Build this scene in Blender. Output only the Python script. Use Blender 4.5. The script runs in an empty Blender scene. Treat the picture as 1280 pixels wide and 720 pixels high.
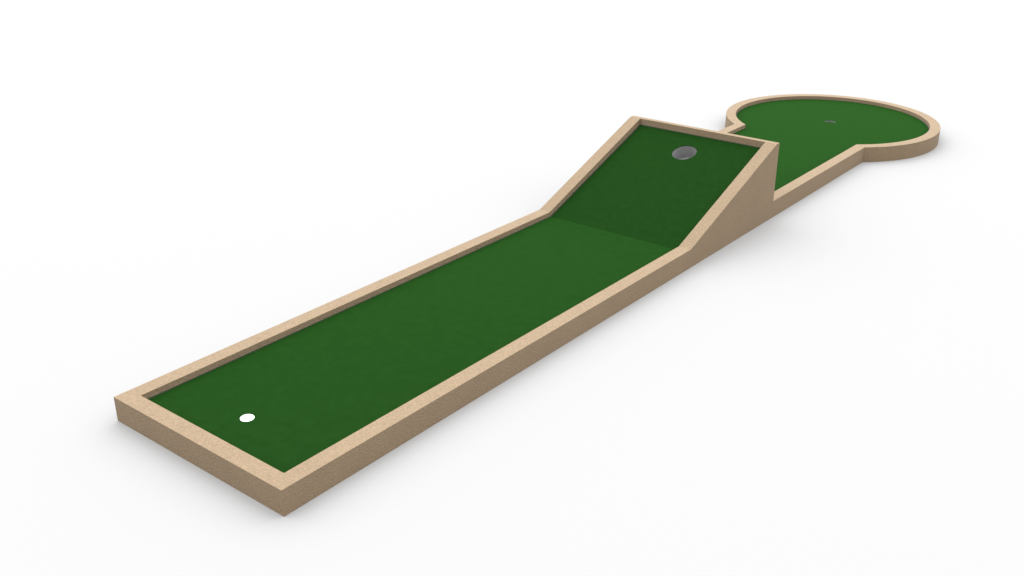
import bpy, bmesh, math
from mathutils import Vector

S = bpy.context.scene
C = S.collection

# ---------------------------------------------------------------- dimensions (metres)
T = 0.0729      # rail thickness
W = 1.0         # outer width of the lane
H0 = 0.1076     # rail height
G = 0.0815      # carpet height
XK = 2.762      # rail tops start to climb
XS = 2.769      # carpet starts to climb
XA = 3.7125     # top of the slope
X2 = 3.7475     # back of the ramp
H1 = 0.4655     # ramp height
ZC = 0.4285     # carpet height at the top of the ramp
XC, YC, R = 5.7976, 0.5, 0.7863
XN_OUT = XC - math.sqrt(R * R - 0.25)
XN_IN = XC - math.sqrt((R - T) ** 2 - (0.5 - T) ** 2)
AL = math.atan2(ZC - G, XA - XS)


# ---------------------------------------------------------------- helpers
def link(name, bm, mat, parent=None):
    bmesh.ops.recalc_face_normals(bm, faces=bm.faces)
    me = bpy.data.meshes.new(name)
    bm.to_mesh(me)
    bm.free()
    me.materials.append(mat)
    o = bpy.data.objects.new(name, me)
    C.objects.link(o)
    if parent:
        o.parent = parent
    return o


def prism_y(bm, prof, y0, y1, skip=()):
    """profile in x,z swept from y0 to y1; skip = indices of side faces left out"""
    a = [bm.verts.new((x, y0, z)) for x, z in prof]
    b = [bm.verts.new((x, y1, z)) for x, z in prof]
    bm.faces.new(a)
    bm.faces.new(list(reversed(b)))
    n = len(prof)
    for i in range(n):
        if i not in skip:
            j = (i + 1) % n
            bm.faces.new((a[i], b[i], b[j], a[j]))


def band(bm, inner, outer, z0, z1, closed=False):
    """rail of rectangular section between two plan outlines of equal length"""
    n = len(inner)
    vi0 = [bm.verts.new((x, y, z0)) for x, y in inner]
    vi1 = [bm.verts.new((x, y, z1)) for x, y in inner]
    vo0 = [bm.verts.new((x, y, z0)) for x, y in outer]
    vo1 = [bm.verts.new((x, y, z1)) for x, y in outer]
    for i in range(n if closed else n - 1):
        j = (i + 1) % n
        bm.faces.new((vi1[i], vi1[j], vo1[j], vo1[i]))
        bm.faces.new((vi0[i], vo0[i], vo0[j], vi0[j]))
        bm.faces.new((vi0[i], vi0[j], vi1[j], vi1[i]))
        bm.faces.new((vo0[i], vo1[i], vo1[j], vo0[j]))


def sheet_with_hole(bm, outline, hc, hr, thick, seg=96):
    """flat slab (in x,y, top at z=0) with a round hole; outline is CCW"""
    def ray(a):
        d = (math.cos(a), math.sin(a))
        best = None
        for i in range(len(outline)):
            p, q = outline[i], outline[(i + 1) % len(outline)]
            ex, ey = q[0] - p[0], q[1] - p[1]
            den = d[0] * ey - d[1] * ex
            if abs(den) < 1e-12:
                continue
            s = ((p[0] - hc[0]) * ey - (p[1] - hc[1]) * ex) / den
            u = ((p[0] - hc[0]) * d[1] - (p[1] - hc[1]) * d[0]) / den
            if s > 0 and -1e-9 <= u <= 1 + 1e-9 and (best is None or s < best):
                best = s
        return (hc[0] + d[0] * best, hc[1] + d[1] * best)
    ang = [2 * math.pi * i / seg for i in range(seg)]
    for p in outline:   # corners must be hit exactly
        ang.append(math.atan2(p[1] - hc[1], p[0] - hc[0]) % (2 * math.pi))
    ang = sorted(set(round(a, 9) for a in ang))
    hol = [(hc[0] + hr * math.cos(a), hc[1] + hr * math.sin(a)) for a in ang]
    out = [ray(a) for a in ang]
    band(bm, hol, out, -thick, 0, closed=True)


def smooth_if_round(o, deg=30):
    for p in o.data.polygons:
        p.use_smooth = True
    bm = bmesh.new()
    bm.from_mesh(o.data)
    for e in bm.edges:
        if len(e.link_faces) == 2 and e.calc_face_angle(0) > math.radians(deg):
            e.smooth = False
    bm.to_mesh(o.data)
    bm.free()


def cup(bm, r, depth, wall=0.0012, seg=96, lip=0.0):
    """open cup along -z with a real wall thickness and a floor"""
    prof = [(0, -depth), (r - 0.001, -depth), (r, -depth + 0.001), (r, lip),
            (r + wall, lip), (r + wall, -depth - 0.006), (0, -depth - 0.006)]
    rings = []
    for rr, z in prof:
        if rr == 0:
            rings.append([bm.verts.new((0, 0, z))])
        else:
            rings.append([bm.verts.new((rr * math.cos(2 * math.pi * k / seg), rr * math.sin(2 * math.pi * k / seg), z)) for k in range(seg)])
    for a, b in zip(rings, rings[1:]):
        for k in range(seg):
            m = (k + 1) % seg
            if len(a) == 1:
                bm.faces.new((a[0], b[k], b[m]))
            elif len(b) == 1:
                bm.faces.new((a[k], b[0], a[m]))
            else:
                bm.faces.new((a[k], b[k], b[m], a[m]))


# ---------------------------------------------------------------- materials
def new_mat(name):
    m = bpy.data.materials.new(name)
    m.use_nodes = True
    nt = m.node_tree
    bs = nt.nodes['Principled BSDF']
    return m, nt, bs


def noise(nt, co, scale, detail, rough=0.5):
    n = nt.nodes.new('ShaderNodeTexNoise')
    n.inputs['Scale'].default_value = scale
    n.inputs['Detail'].default_value = detail
    n.inputs['Roughness'].default_value = rough
    nt.links.new(co, n.inputs['Vector'])
    return n.outputs['Fac']


def ramp(nt, fac, stops):
    r = nt.nodes.new('ShaderNodeValToRGB')
    e = r.color_ramp.elements
    while len(e) < len(stops):
        e.new(0.5)
    for k, (p, c) in enumerate(stops):
        e[k].position = p
        e[k].color = (*c, 1)
    nt.links.new(fac, r.inputs['Fac'])
    return r.outputs['Color']


def mix(nt, fac, a, b, mode='MIX'):
    n = nt.nodes.new('ShaderNodeMix')
    n.data_type = 'RGBA'
    n.blend_type = mode
    for sock, v in ((n.inputs[0], fac), (n.inputs[6], a), (n.inputs[7], b)):
        if isinstance(v, (int, float)):
            sock.default_value = v
        else:
            nt.links.new(v, sock)
    return n.outputs[2]


def mat_stone():
    m, nt, bs = new_mat('sandy_concrete')
    co = nt.nodes.new('ShaderNodeTexCoord').outputs['Object']
    fine = noise(nt, co, 210, 2, 0.6)
    grit = noise(nt, co, 115, 3, 0.8)
    mid = noise(nt, co, 70, 3, 0.6)
    big = noise(nt, co, 7, 3, 0.5)
    c = ramp(nt, fine, [(0.30, (0.158, 0.113, 0.070)), (0.50, (0.178, 0.129, 0.081)), (0.70, (0.197, 0.146, 0.093))])
    c2 = ramp(nt, mid, [(0.3, (0.95, 0.95, 0.955)), (0.7, (1.04, 1.035, 1.03))])
    c3 = ramp(nt, big, [(0.3, (0.97, 0.965, 0.96)), (0.7, (1.02, 1.02, 1.02))])
    c = mix(nt, 1.0, c, c2, 'MULTIPLY')
    c4 = ramp(nt, grit, [(0.34, (0.87, 0.865, 0.85)), (0.5, (1.0, 1.0, 1.0)), (0.66, (1.12, 1.125, 1.12))])
    c = mix(nt, 1.0, c, c3, 'MULTIPLY')
    c = mix(nt, 1.0, c, c4, 'MULTIPLY')
    nt.links.new(c, bs.inputs['Base Color'])
    bs.inputs['Roughness'].default_value = 0.85
    bs.inputs['Specular IOR Level'].default_value = 0.25
    b = nt.nodes.new('ShaderNodeBump')
    b.inputs['Strength'].default_value = 1.0
    b.inputs['Distance'].default_value = 0.006
    nt.links.new(grit, b.inputs['Height'])
    nt.links.new(b.outputs['Normal'], bs.inputs['Normal'])
    return m


def mat_carpet():
    m, nt, bs = new_mat('green_felt')
    co = nt.nodes.new('ShaderNodeTexCoord').outputs['Object']
    fine = noise(nt, co, 320, 2, 0.6)
    big = noise(nt, co, 22, 4, 0.65)
    c = ramp(nt, fine, [(0.3, (0.0036, 0.0151, 0.0026)), (0.7, (0.0050, 0.0203, 0.0037))])
    c2 = ramp(nt, big, [(0.3, (0.86, 0.89, 0.85)), (0.7, (1.13, 1.10, 1.14))])
    c = mix(nt, 1.0, c, c2, 'MULTIPLY')
    nt.links.new(c, bs.inputs['Base Color'])
    bs.inputs['Roughness'].default_value = 0.9
    bs.inputs['Specular IOR Level'].default_value = 0.01
    bs.inputs['Sheen Weight'].default_value = 0.08
    bs.inputs['Sheen Roughness'].default_value = 0.5
    bs.inputs['Sheen Tint'].default_value = (0.07, 0.62, 0.0, 1)
    b = nt.nodes.new('ShaderNodeBump')
    b.inputs['Strength'].default_value = 0.3
    b.inputs['Distance'].default_value = 0.001
    nt.links.new(fine, b.inputs['Height'])
    nt.links.new(b.outputs['Normal'], bs.inputs['Normal'])
    return m


def mat_plain(name, col, rough, metal=0.0, var=0.06):
    m, nt, bs = new_mat(name)
    co = nt.nodes.new('ShaderNodeTexCoord').outputs['Object']
    n = noise(nt, co, 60, 3)
    lo = tuple(v * (1 - var) for v in col)
    hi = tuple(min(1, v * (1 + var)) for v in col)
    nt.links.new(ramp(nt, n, [(0.3, lo), (0.7, hi)]), bs.inputs['Base Color'])
    bs.inputs['Roughness'].default_value = rough
    bs.inputs['Metallic'].default_value = metal
    return m


STONE = mat_stone()
CARPET = mat_carpet()
CUP = mat_plain('grey_cup', (0.178, 0.176, 0.179), 0.45)
EDGE_SHADE = mat_plain('painted_edge_shade', (0.006, 0.010, 0.004), 0.9)  # near-black green that paints the shade where carpet meets rail
RIM = mat_plain('grey_rim', (0.125, 0.142, 0.13), 0.7)
CUP_FLOOR = mat_plain('dark_green_cup_floor', (0.016, 0.034, 0.012), 0.9)
CUP_FLOOR.node_tree.nodes['Principled BSDF'].inputs['Specular IOR Level'].default_value = 0.02
WHITE = mat_plain('white_marker', (0.86, 0.86, 0.85), 0.6, var=0.01)
GROUND = mat_plain('white_floor', (0.2365, 0.2365, 0.2375), 0.9, var=0.004)
GROUND.node_tree.nodes['Principled BSDF'].inputs['Specular IOR Level'].default_value = 0.1

# ---------------------------------------------------------------- setting
bm = bmesh.new()
for f in [(-150, -150), (150, -150), (150, 150), (-150, 150)]:
    bm.verts.new((f[0], f[1], 0))
bm.faces.new(list(bm.verts))
floor = link('floor', bm, GROUND)
floor['kind'] = 'structure'

# ---------------------------------------------------------------- the minigolf lane
lane = bpy.data.objects.new('minigolf_lane', None)
lane.empty_display_size = 0.3
C.objects.link(lane)
lane['label'] = 'long green minigolf lane with tan sandy border, a ramp and a round target end'
lane['category'] = 'minigolf lane'

# border of the flat tee section (U shape, open towards the ramp)
bm = bmesh.new()
band(bm,
     [(XK, T), (T, T), (T, W - T), (XK, W - T)],
     [(XK, 0), (0, 0), (0, W), (XK, W)], 0.0, H0)
lane_frame = link('lane_border', bm, STONE, lane)

# ramp: two side walls that climb, and the wall across the top
bm = bmesh.new()
side = [(XK, 0), (X2, 0), (X2, H1), (XA, H1), (XK, H0)]
prism_y(bm, side, 0, T, skip=(4,))
prism_y(bm, side, W - T, W, skip=(4,))
prism_y(bm, [(XA, 0), (X2, 0), (X2, H1), (XA, H1)], T, W - T)
ramp_walls = link('ramp', bm, STONE, lane)

# border of the target green: two short straights running into an open circle
a0 = math.atan2(T - 0.5, XN_IN - XC)     # inner notch, right side
a0 = a0 % (2 * math.pi)
b0 = math.atan2(-0.5, XN_OUT - XC) % (2 * math.pi)
N = 160
inner, outer = [(X2, T)], [(X2, 0.0)]
ai = a0 - 2 * math.pi                    # sweep through angle 0 to the left notch
aj = b0 - 2 * math.pi
for k in range(N + 1):
    u = k / N
    a = ai + (-2 * ai) * u
    b = aj + (-2 * aj) * u
    inner.append((XC + (R - T) * math.cos(a), YC + (R - T) * math.sin(a)))
    outer.append((XC + R * math.cos(b), YC + R * math.sin(b)))
inner.append((X2, W - T))
outer.append((X2, W))
bm = bmesh.new()
band(bm, inner, outer, 0.0, H0)
green_frame = link('green_border', bm, STONE, lane)
smooth_if_round(green_frame, 12)

# carpets (laid with a narrow gap to the rails)
E_ = -0.008
TH = 0.012
bm = bmesh.new()
prism_y(bm, [(T - E_, G - TH), (XS, G - TH), (XS, G), (T - E_, G)], T - E_, W - T + E_, skip=(1,))
lane_carpet = link('lane_carpet', bm, CARPET, lane)

def edge_shade(inner, outer, parent, z, closed=False):  # added dark strip, imitates the shade line along the carpet edge
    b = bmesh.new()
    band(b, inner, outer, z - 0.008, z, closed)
    return link('edge_shade_strip', b, EDGE_SHADE, parent)


GJ = -E_ - 0.0002      # painted shade strip reaches from the rail (1 mm inside it) to the carpet edge
edge_shade([(XS, T + GJ), (T + GJ, T + GJ), (T + GJ, W - T - GJ), (XS, W - T - GJ)],
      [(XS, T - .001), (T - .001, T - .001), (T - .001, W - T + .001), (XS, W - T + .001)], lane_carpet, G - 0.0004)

L = math.hypot(XA - XS, ZC - G)
RH_X, RH_Y, RH_R = 3.5354, 0.5016, 0.0732
s_h = (RH_X - XS) / math.cos(AL)
bm = bmesh.new()
sheet_with_hole(bm, [(0, T - E_), (L + E_, T - E_), (L + E_, W - T + E_), (0, W - T + E_)], (s_h, RH_Y), RH_R, TH)
ramp_carpet = link('ramp_carpet', bm, CARPET, ramp_walls)
ramp_carpet.location = (XS, 0, G)
ramp_carpet.rotation_euler = (0, -AL, 0)
smooth_if_round(ramp_carpet, 30)

edge_shade([(0, T + GJ), (L - GJ, T + GJ), (L - GJ, W - T - GJ), (0, W - T - GJ)],
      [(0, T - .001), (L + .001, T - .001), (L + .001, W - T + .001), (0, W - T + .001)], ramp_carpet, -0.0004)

bm = bmesh.new()
cup(bm, RH_R - 0.0002, 0.085, lip=-0.004)
c1 = link('hole_cup', bm, CUP, ramp_carpet)
c1.location = (s_h, RH_Y, 0)
smooth_if_round(c1, 40)

# green carpet with the target hole
FX, FY, FR = 5.7916, 0.4985, 0.0400
inner_e = [(X2 - E_, T - E_)]
for k in range(N + 1):
    a = ai + (-2 * ai) * k / N
    inner_e.append((XC + (R - T + E_) * math.cos(a), YC + (R - T + E_) * math.sin(a)))
inner_e.append((X2 - E_, W - T + E_))
bm = bmesh.new()
sheet_with_hole(bm, inner_e, (FX, FY), FR, TH)
green_carpet = link('green_carpet', bm, CARPET, lane)
green_carpet.location = (0, 0, G)
smooth_if_round(green_carpet, 30)

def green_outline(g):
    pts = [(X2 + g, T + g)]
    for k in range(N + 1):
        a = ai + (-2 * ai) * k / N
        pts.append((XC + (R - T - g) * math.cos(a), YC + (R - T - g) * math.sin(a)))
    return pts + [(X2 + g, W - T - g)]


edge_shade(green_outline(GJ), green_outline(-.001), green_carpet, -0.0004, closed=True)

bm = bmesh.new()
cup(bm, FR - 0.0002, 0.012, lip=-0.002)
c2 = link('hole_cup', bm, RIM, green_carpet)
c2.data.materials.append(CUP_FLOOR)
for p in c2.data.polygons:
    if -0.014 < p.center.z < -0.0115:
        p.material_index = 1
c2.location = (FX, FY, 0)
smooth_if_round(c2, 40)

# white tee marker on the carpet
bm = bmesh.new()
prof = [(0.0, 0.002), (0.0262, 0.002), (0.0268, 0.0014), (0.0268, 0.0)]
seg = 64
prev = bm.verts.new((0, 0, prof[0][1]))
rings = [[bm.verts.new((r * math.cos(2 * math.pi * k / seg), r * math.sin(2 * math.pi * k / seg), z)) for k in range(seg)] for r, z in prof[1:]]
for k in range(seg):
    bm.faces.new((prev, rings[0][k], rings[0][(k + 1) % seg]))
for a, b in zip(rings, rings[1:]):
    for k in range(seg):
        m_ = (k + 1) % seg
        bm.faces.new((a[k], b[k], b[m_], a[m_]))
tee = link('tee_marker', bm, WHITE, lane_carpet)
tee.location = (0.2504, 0.5005, G)

# ---------------------------------------------------------------- light: soft white studio dome, strongest overhead
SKY_LOW, SKY_TOP, POW = 0.10, 5.15, 0.6     # dome radiance: low + top * sin(elevation) ** pow
BIAS_X, BIAS_Y = 0.34, 0.32                  # the dome is a little brighter behind the lane
w = bpy.data.worlds.new('World')
S.world = w
w.use_nodes = True
nt = w.node_tree
bg = nt.nodes['Background']
tc = nt.nodes.new('ShaderNodeTexCoord')
sx = nt.nodes.new('ShaderNodeSeparateXYZ')
nt.links.new(tc.outputs['Generated'], sx.inputs[0])


def mth(op, a, b):
    n = nt.nodes.new('ShaderNodeMath')
    n.operation = op
    for i, v in enumerate((a, b)):
        if isinstance(v, (int, float)):
            n.inputs[i].default_value = v
        else:
            nt.links.new(v, n.inputs[i])
    return n.outputs[0]


z = mth('MAXIMUM', sx.outputs['Z'], 0.0)
z = mth('POWER', z, POW)
z = mth('MULTIPLY', z, SKY_TOP)
z = mth('ADD', z, SKY_LOW)
bx = mth('MULTIPLY', sx.outputs['X'], BIAS_X)
by = mth('MULTIPLY', sx.outputs['Y'], BIAS_Y)
z = mth('MULTIPLY', z, mth('ADD', mth('ADD', bx, by), 1.0))
nt.links.new(z, bg.inputs['Strength'])
bg.inputs['Color'].default_value = (1.0, 1.0, 1.0, 1)

# ---------------------------------------------------------------- camera
cam = bpy.data.cameras.new('camera')
cam.sensor_width = 36
cam.lens = 36 * 1286.94 / 1280
cam.clip_end = 1000
co = bpy.data.objects.new('camera', cam)
C.objects.link(co)
co.location = (-1.77099, -2.39714, 2.13982)
co.rotation_euler = (math.pi / 2 - 0.42058, 0, 0.67151 - math.pi / 2)
S.camera = co

S.view_settings.view_transform = 'Standard'
S.view_settings.look = 'None'
S.view_settings.exposure = 0
S.view_settings.gamma = 1
